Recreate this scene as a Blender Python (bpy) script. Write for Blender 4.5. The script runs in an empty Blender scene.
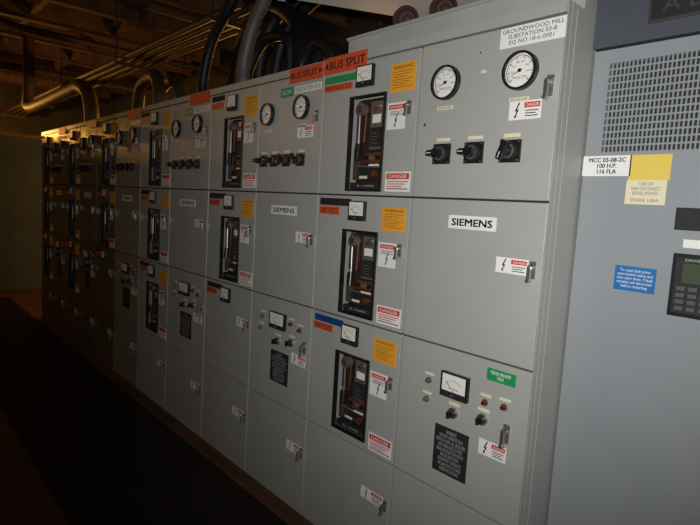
import bpy, math, random
from mathutils import Vector, Matrix
random.seed(4)
D=bpy.data; SC=bpy.context.scene
SC.view_settings.view_transform='Standard'
YF=1.651; YR=1.846
# ------------------------------------------------------------ materials
def mat(name,col,rough=0.5,metal=0.0,var=0.0,scale=6.0,bump=0.0,bscale=80.0,emit=0.0,spec=0.5,dirt=None):
    m=D.materials.new(name);m.use_nodes=True;nt=m.node_tree;b=nt.nodes['Principled BSDF']
    b.inputs['Base Color'].default_value=(*col,1);b.inputs['Roughness'].default_value=rough
    b.inputs['Metallic'].default_value=metal;b.inputs['Specular IOR Level'].default_value=spec
    tc=nt.nodes.new('ShaderNodeTexCoord')
    if var>0:
        n=nt.nodes.new('ShaderNodeTexNoise');n.inputs['Scale'].default_value=scale;n.inputs['Detail'].default_value=6
        r=nt.nodes.new('ShaderNodeValToRGB')
        r.color_ramp.elements[0].position=.3;r.color_ramp.elements[1].position=.7
        lo=dirt if dirt else tuple(c*(1-var) for c in col)
        r.color_ramp.elements[0].color=(*lo,1);r.color_ramp.elements[1].color=(*col,1)
        nt.links.new(tc.outputs['Object'],n.inputs['Vector']);nt.links.new(n.outputs['Fac'],r.inputs[0]);nt.links.new(r.outputs[0],b.inputs['Base Color'])
    if bump>0:
        n2=nt.nodes.new('ShaderNodeTexNoise');n2.inputs['Scale'].default_value=bscale;n2.inputs['Detail'].default_value=3
        bp=nt.nodes.new('ShaderNodeBump');bp.inputs['Strength'].default_value=bump;bp.inputs['Distance'].default_value=.002
        nt.links.new(tc.outputs['Object'],n2.inputs['Vector']);nt.links.new(n2.outputs['Fac'],bp.inputs['Height']);nt.links.new(bp.outputs[0],b.inputs['Normal'])
    if emit>0:
        b.inputs['Emission Color'].default_value=(*col,1);b.inputs['Emission Strength'].default_value=emit
    return m
M=dict(
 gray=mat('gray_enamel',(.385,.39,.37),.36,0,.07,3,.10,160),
 gray_mid=mat('gray_enamel_part_dimmed',(.27,.26,.21),.34,0,.15,3,.10,160),  # same enamel part-dimmed in colour, step towards the far sections
 gray_dim=mat('gray_enamel_dimmed',(.15,.125,.08),.27,0,.35,3,.10,160),  # far-end dimness and warm sodium tint mixed into the enamel colour
 gray2=mat('blue_gray_enamel',(.285,.305,.325),.42,0,.06,3,.1,160),
 band=mat('dark_gray_enamel',(.075,.085,.1),.45),
 lgray=mat('light_gray_enamel',(.42,.43,.42),.5,0,.15,5),
 duct=mat('white_duct_paint',(.80,.80,.77),.5,0,.1,5),
 seam=mat('cabinet_interior',(.02,.02,.02),.8),
 black=mat('black_plastic',(.010,.010,.011),.35),
 mblack=mat('matte_black',(.014,.014,.016),.7),
 white=mat('white_label',(.80,.80,.77),.5),
 face=mat('dial_face',(.8,.79,.74),.4),
 cream=mat('cream_tape',(.75,.68,.48),.5),
 red=mat('red_vinyl',(.60,.04,.025),.45),
 orange=mat('orange_red_vinyl',(.62,.085,.03),.45),
 yellow=mat('amber_vinyl',(.80,.36,.03),.45),
 yel2=mat('yellow_label',(.75,.56,.10),.5),
 green=mat('green_vinyl',(.015,.27,.08),.45),
 blue=mat('blue_vinyl',(.015,.15,.43),.45),
 dblue=mat('dark_blue_vinyl',(.01,.05,.20),.45),
 steel=mat('brushed_steel',(.5,.5,.5),.35,.9,.15,30),
 dsteel=mat('dull_zinc',(.24,.23,.21),.5,.6,.3,30),
 dull=mat('dark_steel',(.10,.085,.07),.55,.5,.3,30),
 copper=mat('copper_parts',(.22,.075,.035),.45,.4,.5,50),
 dbrown=mat('phenolic_board',(.035,.018,.013),.45,0,.4,20),
 porcelain=mat('brown_porcelain',(.024,.009,.007),.5,0,spec=.2),
 porc2=mat('brown_porcelain_glaze',(.075,.028,.018),.5,0,spec=.2),
 cable=mat('cable_jacket',(.010,.010,.011),.5,0,.2,20,spec=.4),
 conduit=mat('gray_flex_conduit',(.11,.10,.09),.5,0,.3,10,.5,120),
 pipe=mat('rusty_pipe',(.12,.075,.042),.6,.1,.5,8),
 beam=mat('painted_steel_joist',(.24,.135,.06),.7,0,.5,4),
 deck=mat('ceiling_deck',(.10,.058,.028),.8,0,.5,3,.4,20),
 wall=mat('wall_paint',(.05,.05,.045),.8,0,.3,2,.3,60),
 wall2=mat('far_wall_paint',(.075,.10,.135),.8,0,.3,2,.3,60),
 floor=mat('stained_concrete',(.13,.062,.035),.42,0,.5,2.5,.5,40),
 mat_=mat('rubber_mat',(.014,.010,.009),.55,0,.3,10,.6,90,spec=.25),
 redlamp=mat('red_lens',(.12,.006,.006),.25),
 lcd=mat('lcd_glass',(.07,.09,.055),.15),
 sodium=mat('sodium_lamp_glass',(1,.5,.13),.4,0,emit=6),
 base=mat('base_channel',(.16,.10,.05),.6,.2,.4,8),
)
GRAY='gray'
# ------------------------------------------------------------ builder
_tc={}
def textmesh(body):
    if body in _tc: return _tc[body]
    c=D.curves.new('t','FONT');c.body=body;c.size=1;c.align_x='CENTER';c.resolution_u=2;c.space_line=.95
    o=D.objects.new('t',c);bpy.context.collection.objects.link(o)
    dg=bpy.context.evaluated_depsgraph_get();me=D.meshes.new_from_object(o.evaluated_get(dg))
    vs=[(v.co.x,v.co.y) for v in me.vertices];fs=[tuple(p.vertices) for p in me.polygons]
    D.objects.remove(o);D.curves.remove(c);D.meshes.remove(me)
    _tc[body]=(vs,fs);return _tc[body]
class MB:
    def __init__(s,Y=YF): s.v=[];s.f=[];s.m=[];s.s=[];s.mats=[];s.Y=Y
    def mi(s,k):
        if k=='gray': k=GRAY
        if k not in s.mats:s.mats.append(k)
        return s.mats.index(k)
    def raw(s,vs,fs,k,sm=False):
        b=len(s.v);i=s.mi(k);s.v+=vs
        for f in fs:s.f.append(tuple(b+j for j in f));s.m.append(i);s.s.append(sm)
    def box(s,x0,x1,o0,o1,z0,z1,k):
        if x0>x1:x0,x1=x1,x0
        if z0>z1:z0,z1=z1,z0
        if o0>o1:o0,o1=o1,o0
        ya,yb=s.Y-o1,s.Y-o0
        vs=[(x,y,z) for z in(z0,z1) for y in(ya,yb) for x in(x0,x1)]
        s.raw(vs,[(0,1,5,4),(1,3,7,5),(3,2,6,7),(2,0,4,6),(4,5,7,6),(0,2,3,1)],k)
    def abox(s,x0,x1,y0,y1,z0,z1,k):
        Y=s.Y;s.Y=0;s.box(x0,x1,-y1,-y0,z0,z1,k);s.Y=Y
    def plate(s,x0,x1,z0,z1,k,o=0,t=.0012): s.box(x0,x1,o-.0005,o+t,z0,z1,k)
    def poly(s,pts,o,k):
        s.raw([(x,s.Y-o,z) for x,z in pts],[tuple(range(len(pts)))],k)
    def cyl(s,cx,cz,r,o0,o1,k,n=28,r1=None):
        r1=r if r1 is None else r1
        vs=[(cx+r*math.cos(a),s.Y-o0,cz+r*math.sin(a)) for a in [2*math.pi*i/n for i in range(n)]]
        vs+=[(cx+r1*math.cos(a),s.Y-o1,cz+r1*math.sin(a)) for a in [2*math.pi*i/n for i in range(n)]]
        s.raw(vs,[(i,(i+1)%n,n+(i+1)%n,n+i) for i in range(n)],k,True)
        s.raw(vs[n:],[tuple(range(n))],k)
    def ring(s,cx,cz,ri,ro,o0,o1,k,n=36):
        vs=[]
        for (r,o) in((ro,o0),(ro,o1*.8),(ro-.15*(ro-ri),o1),(ri,o1),(ri,o0)):
            vs+=[(cx+r*math.cos(2*math.pi*i/n),s.Y-o,cz+r*math.sin(2*math.pi*i/n)) for i in range(n)]
        fs=[(j*n+i,j*n+(i+1)%n,(j+1)*n+(i+1)%n,(j+1)*n+i) for j in range(4) for i in range(n)]
        s.raw(vs,fs,k,False)
    def rq(s,cx,cz,r0,r1,a,w,o,k,w1=None):
        w1=w if w1 is None else w1
        c,d=math.cos(a),math.sin(a)
        s.poly([(cx+c*r0-d*w,cz+d*r0+c*w),(cx+c*r0+d*w,cz+d*r0-c*w),(cx+c*r1+d*w1,cz+d*r1-c*w1),(cx+c*r1-d*w1,cz+d*r1+c*w1)],o,k)
    def tube(s,p,q,r,k,n=14,r1=None,cap=True):
        p=Vector(p);q=Vector(q);d=(q-p).normalized();r1=r if r1 is None else r1
        a=d.orthogonal().normalized();b=d.cross(a)
        vs=[]
        for c,rr in((p,r),(q,r1)):
            for i in range(n):
                t=2*math.pi*i/n;vs.append(tuple(c+a*rr*math.cos(t)+b*rr*math.sin(t)))
        s.raw(vs,[(i,(i+1)%n,n+(i+1)%n,n+i) for i in range(n)],k,True)
        if cap: s.raw(vs,[tuple(range(n-1,-1,-1)),tuple(range(n,2*n))],k)
    def path(s,pts,r,k,n=14,sub=8,rib=False):
        P=[Vector(p) for p in pts];C=[]
        E=[P[0]*2-P[1]]+P+[P[-1]*2-P[-2]]
        for i in range(1,len(E)-2):
            for j in range(sub):
                t=j/sub;a,b,c,d=E[i-1:i+3]
                C.append(.5*((2*b)+(c-a)*t+(2*a-5*b+4*c-d)*t*t+(3*b-a-3*c+d)*t**3))
        C.append(P[-1])
        up=None;vs=[]
        for i,c in enumerate(C):
            d=(C[min(i+1,len(C)-1)]-C[max(i-1,0)]).normalized()
            if up is None: up=d.orthogonal().normalized()
            up=(up-d*up.dot(d)).normalized();b=d.cross(up);rr=r*(1.07 if rib and i%2 else 1)
            for j in range(n):
                t=2*math.pi*j/n;vs.append(tuple(c+up*rr*math.cos(t)+b*rr*math.sin(t)))
        fs=[(i*n+j,i*n+(j+1)%n,(i+1)*n+(j+1)%n,(i+1)*n+j) for i in range(len(C)-1) for j in range(n)]
        s.raw(vs,fs,k,True);s.raw(vs[:n],[tuple(range(n))],k);s.raw(vs[-n:],[tuple(range(n))],k)
    def text(s,body,x0,x1,z0,z1,k,o=.0016,bold=0.0):
        vs,fs=textmesh(body)
        if not vs:return
        a=min(v[0] for v in vs);b=max(v[0] for v in vs);c=min(v[1] for v in vs);d=max(v[1] for v in vs)
        sx=(x1-x0)/(b-a);sz=(z1-z0)/(d-c)
        mx,mz=(x0+x1)/2,(z0+z1)/2
        for j,(dx,dz) in enumerate([(0,0)]+([(bold,bold*.6),(-bold,-bold*.6),(bold,-bold*.6),(-bold,bold*.6)] if bold else [])):
            s.raw([(mx+dx+(x-(a+b)/2)*sx,s.Y-o-j*.00005,mz+dz+(z-(c+d)/2)*sz) for x,z in vs],fs,k)
    def build(s,name,parent=None,bevel=0,coll=None):
        me=D.meshes.new(name);me.from_pydata(s.v,[],s.f)
        for k in s.mats: me.materials.append(M[k])
        me.polygons.foreach_set('material_index',s.m);me.polygons.foreach_set('use_smooth',s.s);me.update()
        o=D.objects.new(name,me);bpy.context.collection.objects.link(o)
        if parent: o.parent=parent;o.location=-parent.location
        if bevel:
            m=o.modifiers.new('bevel','BEVEL');m.width=bevel;m.segments=2;m.limit_method='ANGLE'
        return o
def empty(name,loc):
    e=D.objects.new(name,None);e.location=loc;e.empty_display_size=.1;bpy.context.collection.objects.link(e);return e
# ------------------------------------------------------------ device details
class Cell:
    def __init__(s,xl,xr,zt,zb): s.xl,s.xr,s.zt,s.zb=xl,xr,zt,zb
    def x(s,u): return s.xl+u*(s.xr-s.xl)
    def z(s,v): return s.zt-v*(s.zt-s.zb)
    def r(s,u0,v0,u1,v1): return s.x(u0),s.x(u1),s.z(v1),s.z(v0)
def gauge(mb,cx,cz,r,full=True):
    mb.cyl(cx,cz,r*.9,0,.010,'face',36)
    mb.ring(cx,cz,r*.87,r,0,.022,'black')
    n=28
    for i in range(n+1):
        a=math.radians(225-270*i/n);lg=i%4==0
        mb.rq(cx,cz,r*(.60 if lg else .68),r*.76,a,r*(.022 if lg else .012),.0112,'black')
    for i in range(24):
        a=math.radians(225-270*(i+.5)/24);mb.rq(cx,cz,r*.76,r*.79,a,r*.105,.0112,'black')
    mb.rq(cx,cz,-r*.15,r*.68,math.radians(205),r*.035,.013,'black',r*.01)
    mb.cyl(cx,cz,r*.09,.011,.016,'black',14)
    if full:
        mb.text('VOLTS',cx-r*.25,cx+r*.25,cz-r*.42,cz-r*.28,'black',.0112)
        for i in range(0,8):
            a=math.radians(225-270*i/7);mb.text(str(i*100),cx+r*.47*math.cos(a)-r*.1,cx+r*.47*math.cos(a)+r*.1,cz+r*.47*math.sin(a)-r*.045,cz+r*.47*math.sin(a)+r*.045,'black',.0112)
def switch(mb,cx,cz,s,ang=0):
    mb.box(cx-s,cx+s,0,.008,cz-s*.95,cz+s*.95,'black')
    mb.cyl(cx,cz,s*.78,.008,.022,'mblack',24,s*.7)
    mb.ring(cx,cz,s*.5,s*.62,.02,.026,'dsteel',20)
    mb.cyl(cx,cz,s*.45,.02,.05,'black',20)
    c,d=math.cos(ang),math.sin(ang);L=s*.8;w=s*.27
    pts=[(-L,-w*.6),(-L*.6,-w),(L*.5,-w*.9),(L,-w*1.3),(L,w*1.3),(L*.5,w*.9),(-L*.6,w),(-L,w*.6)]
    P=[(cx+x*c-z*d,cz+x*d+z*c) for x,z in pts];n=len(P)
    vs=[(x,mb.Y-.04,z) for x,z in P]+[(x,mb.Y-.062,z) for x,z in P]
    mb.raw(vs,[(i,(i+1)%n,n+(i+1)%n,n+i) for i in range(n)]+[tuple(range(n,2*n))],'black')
    mb.rq(cx,cz,L*.2,L*.9,ang+math.pi,w*.12,.0625,'white')
    for dx,dz in((-1,1),(1,1),(-1,-1),(1,-1)): mb.cyl(cx+dx*s*.82,cz+dz*s*.78,s*.08,.008,.0095,'steel',8)
def latch(mb,cx,cz,s=.03):
    mb.box(cx-s*.36,cx+s*.36,0,.006,cz-s*1.1,cz+s*1.1,'dsteel')
    mb.cyl(cx,cz+s*.35,s*.36,.006,.022,'steel',18)
    mb.box(cx-s*.2,cx+s*.2,.018,.03,cz-s*1.5,cz+s*.5,'steel')
    mb.cyl(cx,cz-s*1.3,s*.24,.016,.034,'steel',14)
    mb.box(cx-s*.1,cx+s*.55,.006,.016,cz+s*.75,cz+s*.95,'dsteel')
def bolt_sticker(mb,x0,x1,z0,z1,tall=False,txt=True):
    mb.plate(x0,x1,z0,z1,'white');w=x1-x0;h=z1-z0
    if tall: bx,bz,bs=x0+w*.5,z0+h*.33,h*.25
    else: bx,bz,bs=x0+w*.25,z0+h*.5,h*.42
    P=[(.25,1),(-.35,-.1),(.0,-.05),(-.28,-.65),(-.42,-.6),(-.3,-1),(.08,-.72),(-.1,-.7),(.35,.15),(.02,.12),(.5,1)]
    mb.poly([(bx+a*bs*.85,bz+b*bs) for a,b in P],.0016,'black')
    if tall:
        mb.plate(x0+w*.08,x1-w*.08,z1-h*.25,z1-h*.08,'red',.0012,.0006)
        if txt: mb.text('DANGER',x0+w*.16,x1-w*.16,z1-h*.21,z1-h*.12,'white',.0024)
        for i in range(3): mb.plate(x0+w*.14,x1-w*(.14+.1*(i%2)),z1-h*(.345+.06*i),z1-h*(.325+.06*i),'black',.0012,.0004)
    else:
        mb.plate(x0+w*.48,x1-w*.04,z0+h*.62,z1-h*.1,'red',.0012,.0006)
        if txt: mb.text('DANGER',x0+w*.55,x1-w*.07,z0+h*.68,z1-h*.17,'white',.0024)
        for i in range(3): mb.plate(x0+w*.52,x1-w*(.08+.07*(i%2)),z0+h*(.44-.14*i),z0+h*(.49-.14*i),'black',.0012,.0004)
def danger(mb,x0,x1,z0,z1,txt=True):
    mb.plate(x0,x1,z0,z1,'white');w=x1-x0;h=z1-z0
    mb.plate(x0+w*.05,x1-w*.05,z1-h*.38,z1-h*.08,'red',.0012,.0006)
    if txt: mb.text('DANGER',x0+w*.14,x1-w*.12,z1-h*.33,z1-h*.14,'white',.0024)
    for i in range(4): mb.plate(x0+w*.08,x1-w*(.08+.12*(i%3)),z0+h*(.48-.12*i),z0+h*(.525-.12*i),('red' if i<3 else 'black'),.0012,.0004)
def amber(mb,x0,x1,z0,z1,txt=True):
    mb.plate(x0,x1,z0,z1,'yellow');w=x1-x0;h=z1-z0
    if txt:
        mb.text('WARNING',x0+w*.1,x1-w*.1,z1-h*.2,z1-h*.08,'mblack',.0016)
    for i in range(7): mb.plate(x0+w*.1,x1-w*(.1+.13*(i%3)),z1-h*(.30+.09*i),z1-h*(.285+.09*i),'dbrown',.001,.0004)
def panelmeter(mb,x0,x1,z0,z1,txt=True):
    w=x1-x0;h=z1-z0
    mb.box(x0,x1,0,.016,z0,z1,'black')
    mb.plate(x0+w*.07,x1-w*.07,z0+h*.26,z1-h*.06,'face',.016,.0006)
    mb.box(x0+w*.04,x1-w*.04,.016,.02,z0+h*.04,z0+h*.22,'mblack')
    cx,cz=(x0+x1)/2,z0+h*.27
    for i in range(11):
        a=math.radians(140-10*i);mb.rq(cx,cz,h*.42,h*.5,a,h*.008,.0168,'black')
    mb.rq(cx,cz,0,h*.5,math.radians(135),h*.012,.017,'black')
    mb.cyl(cx,z0+h*.15,h*.05,.02,.024,'dsteel',12)
    if txt: mb.text('AMPERES',cx-w*.2,cx+w*.2,z0+h*.36,z0+h*.42,'black',.0168)
def tinytag(mb,cx,cz,w=.04,h=.009): mb.plate(cx-w/2,cx+w/2,cz-h/2,cz+h/2,'cream')
def pilot(mb,cx,cz,r=.011,k='redlamp'):
    mb.cyl(cx,cz,r*1.35,0,.006,'dsteel',16);mb.cyl(cx,cz,r,.006,.018,k,16,r*.8)
def breaker(mb,x0,x1,z0,z1,txt=True):
    """draw-out breaker seen through the door cut-out: the door has a real opening here"""
    w=x1-x0;h=z1-z0;t=.006
    for a in((x0-t,x0+t*.4,z0-t,z1+t),(x1-t*.4,x1+t,z0-t,z1+t),(x0,x1,z0-t,z0+t*.4),(x0,x1,z1-t*.4,z1+t)):
        mb.box(a[0],a[1],-.012,.010,a[2],a[3],'black')
    B=-.05
    mb.box(x0,x1,B-.004,B,z0,z1,'dbrown')
    mb.box(x0+w*.04,x0+w*.44,B,-.030,z0+h*.52,z1-h*.04,'dbrown')
    mb.box(x0+w*.50,x1-w*.10,B,-.020,z0+h*.44,z1-h*.05,'dsteel')
    mb.box(x0+w*.55,x1-w*.14,-.020,-.012,z0+h*.47,z1-h*.33,'mblack')
    mb.plate(x0+w*.56,x1-w*.20,z1-h*.28,z1-h*.19,'face',-.020,.001)
    mb.plate(x0+w*.58,x1-w*.3,z1-h*.15,z1-h*.11,'copper',-.020,.001)
    mb.cyl(x1-w*.26,z1-h*.10,w*.05,-.02,-.01,'steel',12)
    for i in range(4): mb.plate(x0+w*.60,x1-w*(.2+.06*(i%2)),z0+h*(.50+.035*i),z0+h*(.508+.035*i),'dsteel',-.012,.0005)
    mb.cyl(x0+w*.24,z1-h*.12,w*.13,-.03,-.004,'dsteel',20)
    mb.cyl(x0+w*.24,z1-h*.12,w*.07,-.004,.002,'copper',16)
    mb.tube((x0+w*.20,mb.Y+.014,z1-h*.16),(x0+w*.22,mb.Y+.012,z0+h*.42),.006,'steel',12)
    mb.tube((x0+w*.36,mb.Y+.022,z1-h*.10),(x0+w*.34,mb.Y+.020,z0+h*.52),.004,'copper',8)
    mb.tube((x0+w*.22,mb.Y+.012,z0+h*.50),(x0+w*.24,mb.Y+.004,z0+h*.33),.015,'black',12)
    mb.box(x0+w*.30,x1-w*.16,B,-.030,z0+h*.30,z0+h*.41,'copper')
    mb.box(x0+w*.05,x0+w*.12,B,-.02,z0+h*.12,z0+h*.46,'dull')
    for i in range(3): mb.cyl(x0+w*(.40+.17*i),z0+h*.355,w*.05,-.030,-.020,('dsteel' if i%2 else 'black'),12)
    mb.box(x0+w*.5,x1-w*.22,-.030,-.024,z0+h*.265,z0+h*.285,'face')
    mb.box(x0+w*.16,x0+w*.48,B,-.032,z0+h*.11,z0+h*.25,'mblack')
    mb.box(x0+w*.56,x1-w*.16,B,-.026,z0+h*.12,z0+h*.24,'dbrown')
    mb.cyl(x1-w*.30,z0+h*.18,w*.07,-.026,-.014,'copper',14)
    mb.plate(x0+w*.20,x0+w*.44,z0+h*.13,z0+h*.16,'cream',-.032,.001)
    mb.tube((x0+w*.1,mb.Y+.03,z0+h*.27),(x1-w*.08,mb.Y+.03,z0+h*.25),.005,'dsteel',8)
    mb.box(x0+w*.02,x1-w*.02,B,-.012,z0+h*.012,z0+h*.085,'mblack')
    if txt: mb.text('K-1600S',x0+w*.25,x1-w*.25,z0+h*.038,z0+h*.06,'lgray',-.0115)
    for sx in(x0+w*.07,x1-w*.07):
        for sz in(z0+h*.48,z1-h*.03): mb.cyl(sx,sz,.004,B,-.03,'steel',8)
def door(mb,c,g=.0035,hole=None):
    x0,x1,z0,z1=c.xl+g,c.xr-g,c.zb+g,c.zt-g
    if not hole: mb.box(x0,x1,-.02,0,z0,z1,'gray');return
    a0,a1,b0,b1=hole
    def ringv(o): return [(x0,mb.Y-o,z0),(x1,mb.Y-o,z0),(x1,mb.Y-o,z1),(x0,mb.Y-o,z1),(a0,mb.Y-o,b0),(a1,mb.Y-o,b0),(a1,mb.Y-o,b1),(a0,mb.Y-o,b1)]
    vs=ringv(0)+ringv(-.02);fs=[]
    for i in range(4):
        j=(i+1)%4
        fs.append((i,j,4+j,4+i));fs.append((8+j,8+i,12+i,12+j));fs.append((i,8+i,8+j,j));fs.append((4+j,12+j,12+i,4+i))
    mb.raw(vs,fs,'gray')
# ------------------------------------------------------------ switchgear line
XS=[-.8878,-1.4844,-2.0895,-2.6545,-3.2247,-3.8152,-4.3866,-4.9592,-5.49,-6.02,-6.55,-7.08,-7.62]
ZS=[2.286,1.696,1.130,.5555,.035]
ROOF=2.325
def knob_row(det,c,us,v,s,near):
    for i,u in enumerate(us):
        switch(det,c.x(u),c.z(v),s,[.2,0,1.2,2.2][i%4]*(1 if i else .3));tinytag(det,c.x(u),c.z(v)+s*1.35,s*1.6,.012)
def section(i):
    global GRAY
    GRAY='gray' if i<6 else ('gray_mid' if i==6 else 'gray_dim')  # enamel colour darkens by section to carry the light falloff
    xr,xl=XS[i],XS[i+1];near=i<5
    e=empty('switchgear_cabinet',((xl+xr)/2,YF+.6,0))
    body=MB();
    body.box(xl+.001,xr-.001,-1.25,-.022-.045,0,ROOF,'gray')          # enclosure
    for a,b in((xl+.001,xl+.02),(xr-.02,xr-.001)): body.box(a,b,-.067,-.0205,0,ROOF,'seam')
    for z in ZS[:]: body.box(xl+.02,xr-.02,-.067,-.0205,max(0,z-.02),z+.02,'seam')
    body.box(xl+.001,xr-.001,-.0205,.003,ZS[0]+.003,ROOF,'gray')
    body.box(xl+.001,xr-.001,-.0205,-.004,0,ZS[4]-.002,'base')
    if i==0:
        body.box(xr-.0015,xr+.0012,-1.25,-.030,0,ROOF,'gray');body.box(xr-.0015,xr+.0012,-.026,-.002,0,ROOF,'gray')
        body.box(xr+.0012,xr+.0030,-.15,-.060,0.02,ROOF-.01,'gray')
    if i==11: body.box(xl-.0015,xl+.0015,-1.25,-.002,0,ROOF,'gray')
    body.build('enclosure',e)
    brk=i%2==1
    doors=MB();det=MB();cells=[Cell(xl,xr,ZS[r],ZS[r+1]) for r in range(4)]
    if i==0:
        for c in cells: c.xl+=.005
    if brk:
        npan=2 if i in(3,7) else 3
        for r,c in enumerate(cells):
            hole=None
            if r<npan:
                hole=c.r(.345,[.270,.285,.288,0][r],.700,[.960,.950,.920,0][r])
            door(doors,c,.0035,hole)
            if hole: breaker(det,*hole,near)
            if r<npan:
                danger(det,*c.r(.745,.825,.98,.965),near)
                amber(det,*c.r(.735,.08,.965,.26 if r else .275),near)
                bolt_sticker(det,*c.r(.725,.345,.895,.53),True,near);latch(det,c.x(.93),c.z(.39),.024)
            elif r<3:
                bolt_sticker(det,*c.r(.718,.313,.94,.41),False,near);latch(det,c.x(.95),c.z(.36),.022)
            else:
                bolt_sticker(det,*c.r(.70,.31,.93,.41),False,near);latch(det,c.x(.955),c.z(.37),.022)
            if r<3: panelmeter(det,*c.r(.40,.045,.575,.20),near)
        c=cells[0]
        if i==1:
            x0,x1,z0,z1=c.r(.0,-.075,.49,.055);det.plate(x0,x1,z0,z1,'orange',.0035);det.text('BUS SPLIT',x0+.045,x1-.012,z0+.02,z1-.02,'black',.006,.0008)
            det.poly([(x0+.01,(z0+z1)/2),(x0+.03,z1-.02),(x0+.03,z0+.02)],.0055,'black')
            det.plate(*c.r(.01,.075,.37,.13),'green');det.plate(*c.r(.01,.14,.34,.19),'orange');det.text('480 VOLTS',*[q for q in c.r(.03,.15,.32,.18)],'black')
        else:
            det.plate(*c.r(.02,.02,.3,.075),'mblack');det.plate(*c.r(.01,.09,.28,.155),'orange')
        c=cells[1];det.plate(*c.r(.03,.03,.40,.09),'mblack');det.plate(*c.r(.03,.10,.27,.165),'orange')
        if near:det.text('480 VOLTS',*c.r(.05,.112,.25,.153),'black')
        c=cells[2]
        det.plate(*c.r(.04,.03,.39,.085),'dblue' if i==1 else 'mblack');det.plate(*c.r(.03,.095,.27,.155),'orange')
        if near:det.text('480 VOLTS',*c.r(.05,.105,.25,.145),'black')
    else:
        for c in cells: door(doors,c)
        c=cells[0];A=i==0
        gs=[(.228,.268),(.757,.268)] if A else [(.165,.292),(.71,.275)]
        gr=.064 if A else .060
        for u,v in gs:
            gauge(det,c.x(u),c.z(v),gr,near);tinytag(det,c.x(u),c.z(v)-gr-.028,.075,.014)
            if near: det.text('BUS VOLTAGE',c.x(u)-.03,c.x(u)+.03,c.z(v)-gr-.032,c.z(v)-gr-.024,'black')
        if A:
            knob_row(det,c,[.232,.480,.732],.716,.040,True)
            x0,x1,z0,z1=c.r(.60,.012,1.0,.125);det.plate(x0,x1,z0,z1,'white')
            det.text('GROUNDWOOD MILL\nSUBSTATION 03-8\nEQ NO 18-6-0001',x0+.008,x1-.006,z0+.007,z1-.006,'black')
            bolt_sticker(det,*c.r(.70,.435,.90,.54),False);latch(det,c.x(.94),c.z(.37),.03)
            tinytag(det,c.x(.5),c.z(.235),.02,.01)
            det.cyl(c.x(.07),c.z(.52),.006,0,.004,'steel',10);det.cyl(c.x(.47),c.z(.12),.004,0,.003,'steel',10)
        else:
            knob_row(det,c,[.12,.30,.50,.72],.715,.033,near)
            x0,x1,z0,z1=c.r(.50,-.06,.985,.06);det.plate(x0,x1,z0,z1,'orange' if i==2 else 'red',.0035)
            if i==2: det.text('BUS SPLIT',x0+.015,x1-.045,z0+.02,z1-.02,'black',.006,.0008);det.poly([(x1-.01,(z0+z1)/2),(x1-.03,z1-.02),(x1-.03,z0+.02)],.0055,'black')
            det.plate(*c.r(.36,.085,.56,.165),'green');det.plate(*c.r(.58,.09,.97,.15),'white')
            if near:det.text('BUS DIFF',*c.r(.39,.105,.53,.145),'white');det.text('SUBSTATION 03-8',*c.r(.6,.1,.95,.14),'black')
            bolt_sticker(det,*c.r(.65,.43,.88,.53),False,near);latch(det,c.x(.93),c.z(.36),.024)
        c=cells[1]
        x0,x1,z0,z1=c.r(.325,.107,.68,.195) if A else c.r(.284,.120,.694,.205)
        det.plate(x0,x1,z0,z1,'white');w=x1-x0;det.text('SIEMENS',x0+w*.08,x1-w*.08,z0+.012,z1-.012,'black',.0016,.0013 if A else .0009)
        bolt_sticker(det,*(c.r(.70,.345,.91,.44)),False,near);latch(det,c.x(.94),c.z(.40),.026 if A else .024)
        c=cells[2]
        if A:
            panelmeter(det,*c.r(.38,.155,.590,.32))
            det.plate(*c.r(.705,.048,.90,.125),'green');det.text('FEEDER BREAKER\nMAIN',*c.r(.73,.062,.87,.11),'white')
            det.plate(*c.r(.345,.535,.615,.86),'mblack')
            kn=[(.485,.42),(.705,.385)];px=[(.267,.26),(.259,.395),(.71,.275),(.842,.262)];pv=c.r(.345,.535,.615,.86)
            bolt_sticker(det,*c.r(.69,.51,.88,.61),False);latch(det,c.x(.87),c.z(.42),.03)
        else:
            panelmeter(det,*c.r(.37,.13,.62,.285),near);det.plate(*c.r(.385,.50,.68,.80),'mblack')
            kn=[(.50,.40),(.72,.37)];px=[(.22,.21),(.20,.33),(.70,.2),(.84,.23)];pv=c.r(.385,.50,.68,.80)
            bolt_sticker(det,*c.r(.72,.455,.94,.555),False,near);latch(det,c.x(.92),c.z(.37),.026)
        for k,(u,v) in enumerate(kn):
            det.cyl(c.x(u),c.z(v),.021,0,.012,'steel',20);det.cyl(c.x(u),c.z(v),.014,.012,.03,'black',16);det.box(c.x(u)-.004,c.x(u)+.004,.03,.042,c.z(v)-.013,c.z(v)+.013,'black')
            tinytag(det,c.x(u),c.z(v)+.034,.05,.012)
        for k,(u,v) in enumerate(px):
            pilot(det,c.x(u),c.z(v),.0095,'redlamp' if k>1 else 'dsteel');tinytag(det,c.x(u),c.z(v)+.026,.045,.010)
        x0,x1,z0,z1=pv;w=x1-x0;h=z1-z0
        if near:
            det.text('WARNING\nDO NOT OPERATE THIS\nSWITCH UNTIL ALL BREAKERS\nARE OPEN AND LOCKED\nREAD INSTRUCTION BOOK\nBEFORE SERVICING\nEQUIPMENT OR RELAYS\nHAZARDOUS VOLTAGE\nINSIDE ENCLOSURE',x0+w*.07,x1-w*.07,z0+h*.06,z1-h*.06,'lgray')
        if i>0:
            c=cells[3];bolt_sticker(det,*c.r(.714,.31,.94,.41),False,near);latch(det,c.x(.95),c.z(.37),.024)
    doors.build('doors',e,.0022);det.build('instruments',e)
    GRAY='gray'
for i in range(12): section(i)
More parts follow.
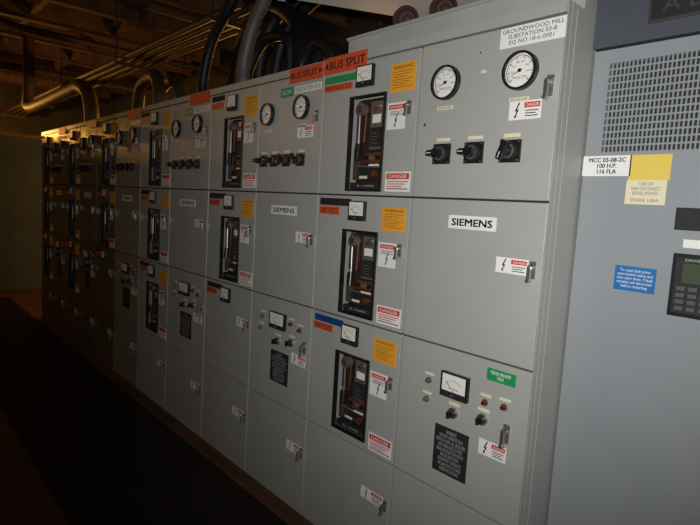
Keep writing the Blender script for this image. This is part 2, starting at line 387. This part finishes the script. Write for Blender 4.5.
# ------------------------------------------------------------ right-hand motor control cabinet
e=empty('motor_control_cabinet',(-.3,YR+.4,0))
b=MB(YR);x0,x1=-.884,.12
b.box(x0,x1,-.75,-.03,0,2.42,'gray2')
b.build('enclosure',e,.003)
b=MB(YR)
b.box(x0,x1,-.03,.012,2.215,2.40,'band');b.box(-.715,-.40,.012,.020,2.262,2.355,'dull');b.box(-.708,-.407,.012,.0215,2.269,2.348,'mblack')
b.text('A B B',-.675,-.50,2.288,2.328,'dull',.0225,.001)
b.box(x0,x1,-.03,.004,0,.07,'band')
b.build('header_band',e,.002)
vx0,vx1,vz0,vz1=-.828,-.18,1.872,2.165
b=MB(YR);z0,z1=.08,2.208
def rv(o): return [(x0+.004,YR-o,z0),(x1-.004,YR-o,z0),(x1-.004,YR-o,z1),(x0+.004,YR-o,z1),(vx0,YR-o,vz0),(vx1,YR-o,vz0),(vx1,YR-o,vz1),(vx0,YR-o,vz1)]
fs=[]
for i in range(4):
    j=(i+1)%4;fs+= [(i,j,4+j,4+i),(8+j,8+i,12+i,12+j),(i,8+i,8+j,j),(4+j,12+j,12+i,4+i)]
b.raw(rv(0)+rv(-.025),fs,'gray2')
b.build('door_panel',e,.0015)
b=MB(YR);b.box(vx0,vx1,-.029,-.027,vz0,vz1,'seam')
n=int((vx1-vx0)/.0125)
for i in range(n+1):
    x=vx0+i*(vx1-vx0)/n;b.box(x-.0024,x+.0024,-.006,-.0005,vz0,vz1,'gray2')
for i in range(14):
    z=vz0+i*(vz1-vz0)/13;b.box(vx0,vx1,-.006,-.0004,z-.0028,z+.0028,'gray2')
b.build('vent_grille',e)
b=MB(YR)
b.plate(-.882,-.724,1.795,1.862,'white');b.text('MCC 03-08-2C\n100 H.P.\n116 FLA',-.862,-.742,1.803,1.855,'black',.0016,.0005)
b.plate(-.728,-.606,1.782,1.862,'yel2');b.plate(-.732,-.612,1.705,1.782,'cream')
b.text('TURN OFF\nMAIN DISCONNECT\nBEFORE OPENING',-.715,-.63,1.735,1.775,'dsteel')
b.text('SPARE 100A',-.715,-.63,1.713,1.724,'dsteel')
b.plate(-.738,-.612,1.425,1.505,'blue');b.text('To reset fault press\nreset button twice and\nthen start drive. If fault\nremains call electrician\nbefore restarting',-.73,-.62,1.433,1.497,'white')
b.plate(-.578,-.45,1.632,1.70,'mblack');b.plate(-.548,-.50,1.580,1.605,'white')
b.build('labels',e)
b=MB(YR)
b.box(-.566,-.40,0,.016,1.372,1.562,'black');b.box(-.556,-.41,.016,.021,1.382,1.552,'mblack')
b.box(-.535,-.43,.021,.023,1.475,1.535,'lcd')
for r in range(4):
    for c in range(4):
        b.box(-.545+c*.032,-.522+c*.032,.021,.027,1.392+r*.02,1.405+r*.02,'band')
b.text('DRIVE PANEL',-.53,-.44,1.54,1.548,'lgray',.0222)
b.build('operator_keypad',e,.004)
# ------------------------------------------------------------ overhead equipment
b=MB(0);b.abox(-2.08,-.90,YF+.13,YF+.5,ROOF+.001,2.45,'lgray');b.abox(-2.085,-.895,YF+.12,YF+.51,2.443,2.457,'gray')
b.build('roof_wireway',None,.003)
for (x,y,z) in((-1.87,1.95,2.548),(-1.64,1.95,2.545)):
    b=MB(0);p=Vector((x,y,z));d=(Vector((.6,.3,1.5))-p).normalized()
    b.tube(p+d*.03,p-d*.12,.04,'porcelain',24)
    for k,(r,t) in enumerate(((.062,0.0),(.056,-.04),(.05,-.08))): b.tube(p+d*(t+.012),p+d*(t-.012),r,'porcelain',28,r*.9)
    b.tube(p+d*.014,p+d*.032,.046,'porc2',28,.036);b.tube(p+d*.03,p+d*.036,.026,'porcelain',20);b.tube(p+d*.036,p+d*.044,.012,'porc2',16)
    b.tube((x-d.x*.05,y-d.y*.05,z-.03),(x-d.x*.05,y-d.y*.05,2.458),.014,'dsteel',10)
    b.build('porcelain_insulator')
CEIL=4.1;TOP=CEIL-.003;R0=ROOF+.014
b=MB(0);p=Vector((-2.42,1.43,2.65));q=Vector((-1.38,3.6,2.65));d=(q-p).normalized();s=Vector((d.y,-d.x,0))
vs=[]
for c in(p,q):
    for a,zz in((0,0),(.42,0),(.42,.3),(0,.3)): vs.append(tuple(c+s*a+Vector((0,0,zz))))
b.raw(vs,[(0,1,2,3),(7,6,5,4),(0,4,5,1),(1,5,6,2),(2,6,7,3),(3,7,4,0)],'duct')
for t in(.15,1.2,2.1):
    c=p+d*t
    for a in(.02,.40): r_=c+s*a;b.tube((r_.x,r_.y,2.66),(r_.x,r_.y,TOP),.008,'dsteel',8)
    b.raw([tuple(c+s*a+d*o+Vector((0,0,zz))) for o in(-.02,.02) for a,zz in((-.015,-.012),(.435,-.012),(.435,.312),(-.015,.312))],[(0,1,2,3),(7,6,5,4),(0,4,5,1),(1,5,6,2),(2,6,7,3),(3,7,4,0)],'duct')
b.build('ventilation_duct',None,.003)
def cable(pts,r,k='cable',n=1,dx=.0,dy=.12,rib=False):
    for j in range(n):
        P=[(x+dx*j,y+dy*j,z) for x,y,z in pts]
        b.path(P,r,k,14,14 if rib else 8,rib)
        for q in(P[0],P[-1]):
            if q[2]<ROOF+.05:
                b.tube((q[0],q[1],ROOF+.001),(q[0],q[1],ROOF+.02),r*1.5,'dull',18);b.tube((q[0],q[1],ROOF+.02),(q[0],q[1],ROOF+.07),r*1.25,'dsteel',18,r*1.1)
b=MB(0)
cable([(-3.55,2.05,R0),(-3.55,2.05,2.6),(-3.45,2.08,2.92),(-3.1,2.15,3.15),(-2.8,2.2,3.4),(-2.75,2.2,TOP)],.05,'cable',3,.0,.14)
cable([(-2.75,2.0,R0),(-2.75,2.0,2.55),(-2.95,2.05,2.8),(-3.3,2.1,2.95),(-3.8,2.2,2.9),(-4.15,2.3,2.6),(-4.15,2.3,R0)],.045,'cable',2,0,.13)
cable([(-2.62,1.9,R0),(-2.62,1.9,2.45),(-2.5,1.9,2.54),(-2.36,1.9,2.45),(-2.36,1.9,R0)],.03,'cable',2,0,.09)
cable([(-3.3,1.95,R0),(-3.3,1.95,2.5),(-3.15,1.97,2.68),(-2.9,1.98,2.66),(-2.86,1.98,2.5),(-2.86,1.98,R0)],.035,'cable',1)
b.build('power_cable_bundle')
b=MB(0)
cable([(-4.9,2.0,R0),(-4.9,2.0,2.55),(-5.15,2.05,2.75),(-5.6,2.1,2.72),(-5.82,2.15,2.5),(-5.82,2.15,R0)],.055,'pipe',2,.0,.2,True)
b.build('flexible_conduit')
b=MB(0)
cable([(-3.10,1.80,R0),(-3.10,1.80,2.5),(-3.02,1.81,2.72),(-2.85,1.84,3.0),(-2.8,1.9,3.5),(-2.8,1.9,TOP)],.042,'conduit',1,rib=True)
cable([(-3.75,1.85,R0),(-3.75,1.85,2.5),(-3.65,1.86,2.75),(-3.4,1.88,3.0),(-3.2,1.9,3.4),(-3.2,1.9,TOP)],.036,'cable',1,rib=True)
b.build('flexible_conduit')
b=MB(0)
cable([(-7.2,2.1,R0),(-7.2,2.1,2.6),(-7.35,2.1,2.85),(-7.7,2.1,2.98),(-8.2,2.1,2.98),(-10.5,2.1,2.98),(-10.6,2.1,3.3),(-10.6,2.1,TOP)],.085,'pipe')
b.build('steam_pipe')
def bank(y0,n,dy,z,r,xa,xb):
    b=MB(0)
    for j in range(n): b.tube((xa,y0+j*dy,z),(xb,y0+j*dy,z),r,'pipe',12)
    for i in range(5):
        x=xa+.4+i*(xb-xa-.8)/4
        b.abox(x-.02,x+.02,y0-.08,y0+(n-1)*dy+.08,z-r-.04,z-r,'dull')
        for y in(y0-.06,y0+(n-1)*dy+.06): b.tube((x,y,z-r-.03),(x,y,TOP),.008,'dull',8)
    b.build('conduit_bank')
bank(2.5,4,.12,3.35,.035,-15.5,-4.4)
bank(.4,3,.14,3.6,.04,-15.5,-3.6)
bank(-.9,2,.3,3.3,.07,-15.5,-4.5)
for (x,z,r) in((-6.3,3.75,.06),(-8.8,3.8,.05),(-11.5,3.75,.08)):
    b=MB(0);b.tube((x,-2.3,z),(x,4.8,z),r,'pipe',16)
    for y in(-1.5,1.3,4): b.tube((x,y,z),(x,y,TOP),.008,'dull',8);b.tube((x,y-.02,z),(x,y+.02,z),r+.012,'dull',16)
    b.build('overhead_pipe')
# ------------------------------------------------------------ room shell
def slab(name,x0,x1,y0,y1,z0,z1,k):
    b=MB(0);b.abox(x0,x1,y0,y1,z0,z1,k);return b.build(name)
slab('floor',-16,2.5,-2.5,5,-.1,0,'floor')
slab('rubber_floor_mat',-9.3,0.6,.72,1.58,0,.006,'mat_')
slab('ceiling',-16,2.5,-2.5,5,CEIL+.3,CEIL+.4,'deck')
slab('wall_back',-16,2.5,5,5.1,-.1,CEIL+.4,'wall')
slab('wall_front',-16,2.5,-2.6,-2.5,-.1,CEIL+.4,'wall')
slab('wall_left',-16.1,-16,-2.5,5,-.1,CEIL+.4,'wall')
slab('wall_right',2.5,2.6,-2.5,5,-.1,CEIL+.4,'wall')
b=MB(0);b.abox(-10.1,-9.95,-2.5,5,0,2.42,'wall2');b.abox(-10.13,-9.92,-2.5,5,2.42,2.47,'beam');b.build('wall_partition')
b=MB(0)
for i in range(15):
    x=-15.5+i*1.2
    b.abox(x-.07,x+.07,-2.5,5,CEIL,CEIL+.015,'beam');b.abox(x-.006,x+.006,-2.5,5,CEIL+.015,CEIL+.29,'beam');b.abox(x-.07,x+.07,-2.5,5,CEIL+.285,CEIL+.3,'beam')
for y in(-1.6,-.4,.6,1.9,3.1,4.3): b.abox(-16,2.5,y-.04,y+.04,CEIL+.06,CEIL+.2,'beam')
b.build('ceiling_joist')
# ------------------------------------------------------------ sodium high-bay lamps
def lamp(x,y,z,power):
    b=MB(0)
    b.tube((x,y,z+.22),(x,y,TOP),.012,'dsteel',8);b.tube((x,y,z+.1),(x,y,z+.24),.06,'dsteel',18,.05)
    b.tube((x,y,z-.06),(x,y,z+.1),.2,'dsteel',24,.06,False);b.tube((x,y,z-.04),(x,y,z+.07),.05,'sodium',16,.03)
    b.build('high_bay_lamp')
    l=D.lights.new('sodium_lamp','POINT');l.energy=power;l.color=(1,.46,.09);l.shadow_soft_size=.1
    o=D.objects.new('sodium_lamp',l);o.location=(x,y,z-.15);bpy.context.collection.objects.link(o)
lamp(-8.0,-1.9,3.3,34)
lamp(-12.8,1.2,2.9,190)
lamp(-7.6,4.4,2.6,130)
lamp(-4.6,4.4,2.4,45)
l=D.lights.new('camera_flash','SPOT');l.energy=170;l.color=(1,.985,.955);l.shadow_soft_size=.015;l.spot_size=math.radians(98);l.spot_blend=1
flash=D.objects.new('camera_flash',l);flash.location=(.03,-.01,1.70);bpy.context.collection.objects.link(flash)
w=D.worlds.new('world');SC.world=w;w.use_nodes=True;w.node_tree.nodes['Background'].inputs[0].default_value=(.02,.02,.022,1);w.node_tree.nodes['Background'].inputs[1].default_value=.1
# ------------------------------------------------------------ camera
y,p,r=.8371,-.1028,.0592
f=Vector((-math.sin(y)*math.cos(p),math.cos(y)*math.cos(p),math.sin(p)))
r0=f.cross(Vector((0,0,1))).normalized();u0=r0.cross(f)
R=r0*math.cos(r)+u0*math.sin(r);U=u0*math.cos(r)-r0*math.sin(r)
cd=D.cameras.new('camera');cd.sensor_width=36;cd.lens=541.5/700*36;cd.clip_start=.02
co=D.objects.new('camera',cd);bpy.context.collection.objects.link(co)
mw=Matrix((R,U,-f)).transposed().to_4x4();mw.translation=Vector((0,0,1.644));co.matrix_world=mw
fd=(Vector((-1.35,1.651,1.76))-flash.location).normalized();flash.rotation_euler=fd.to_track_quat('-Z','Y').to_euler()
SC.camera=co
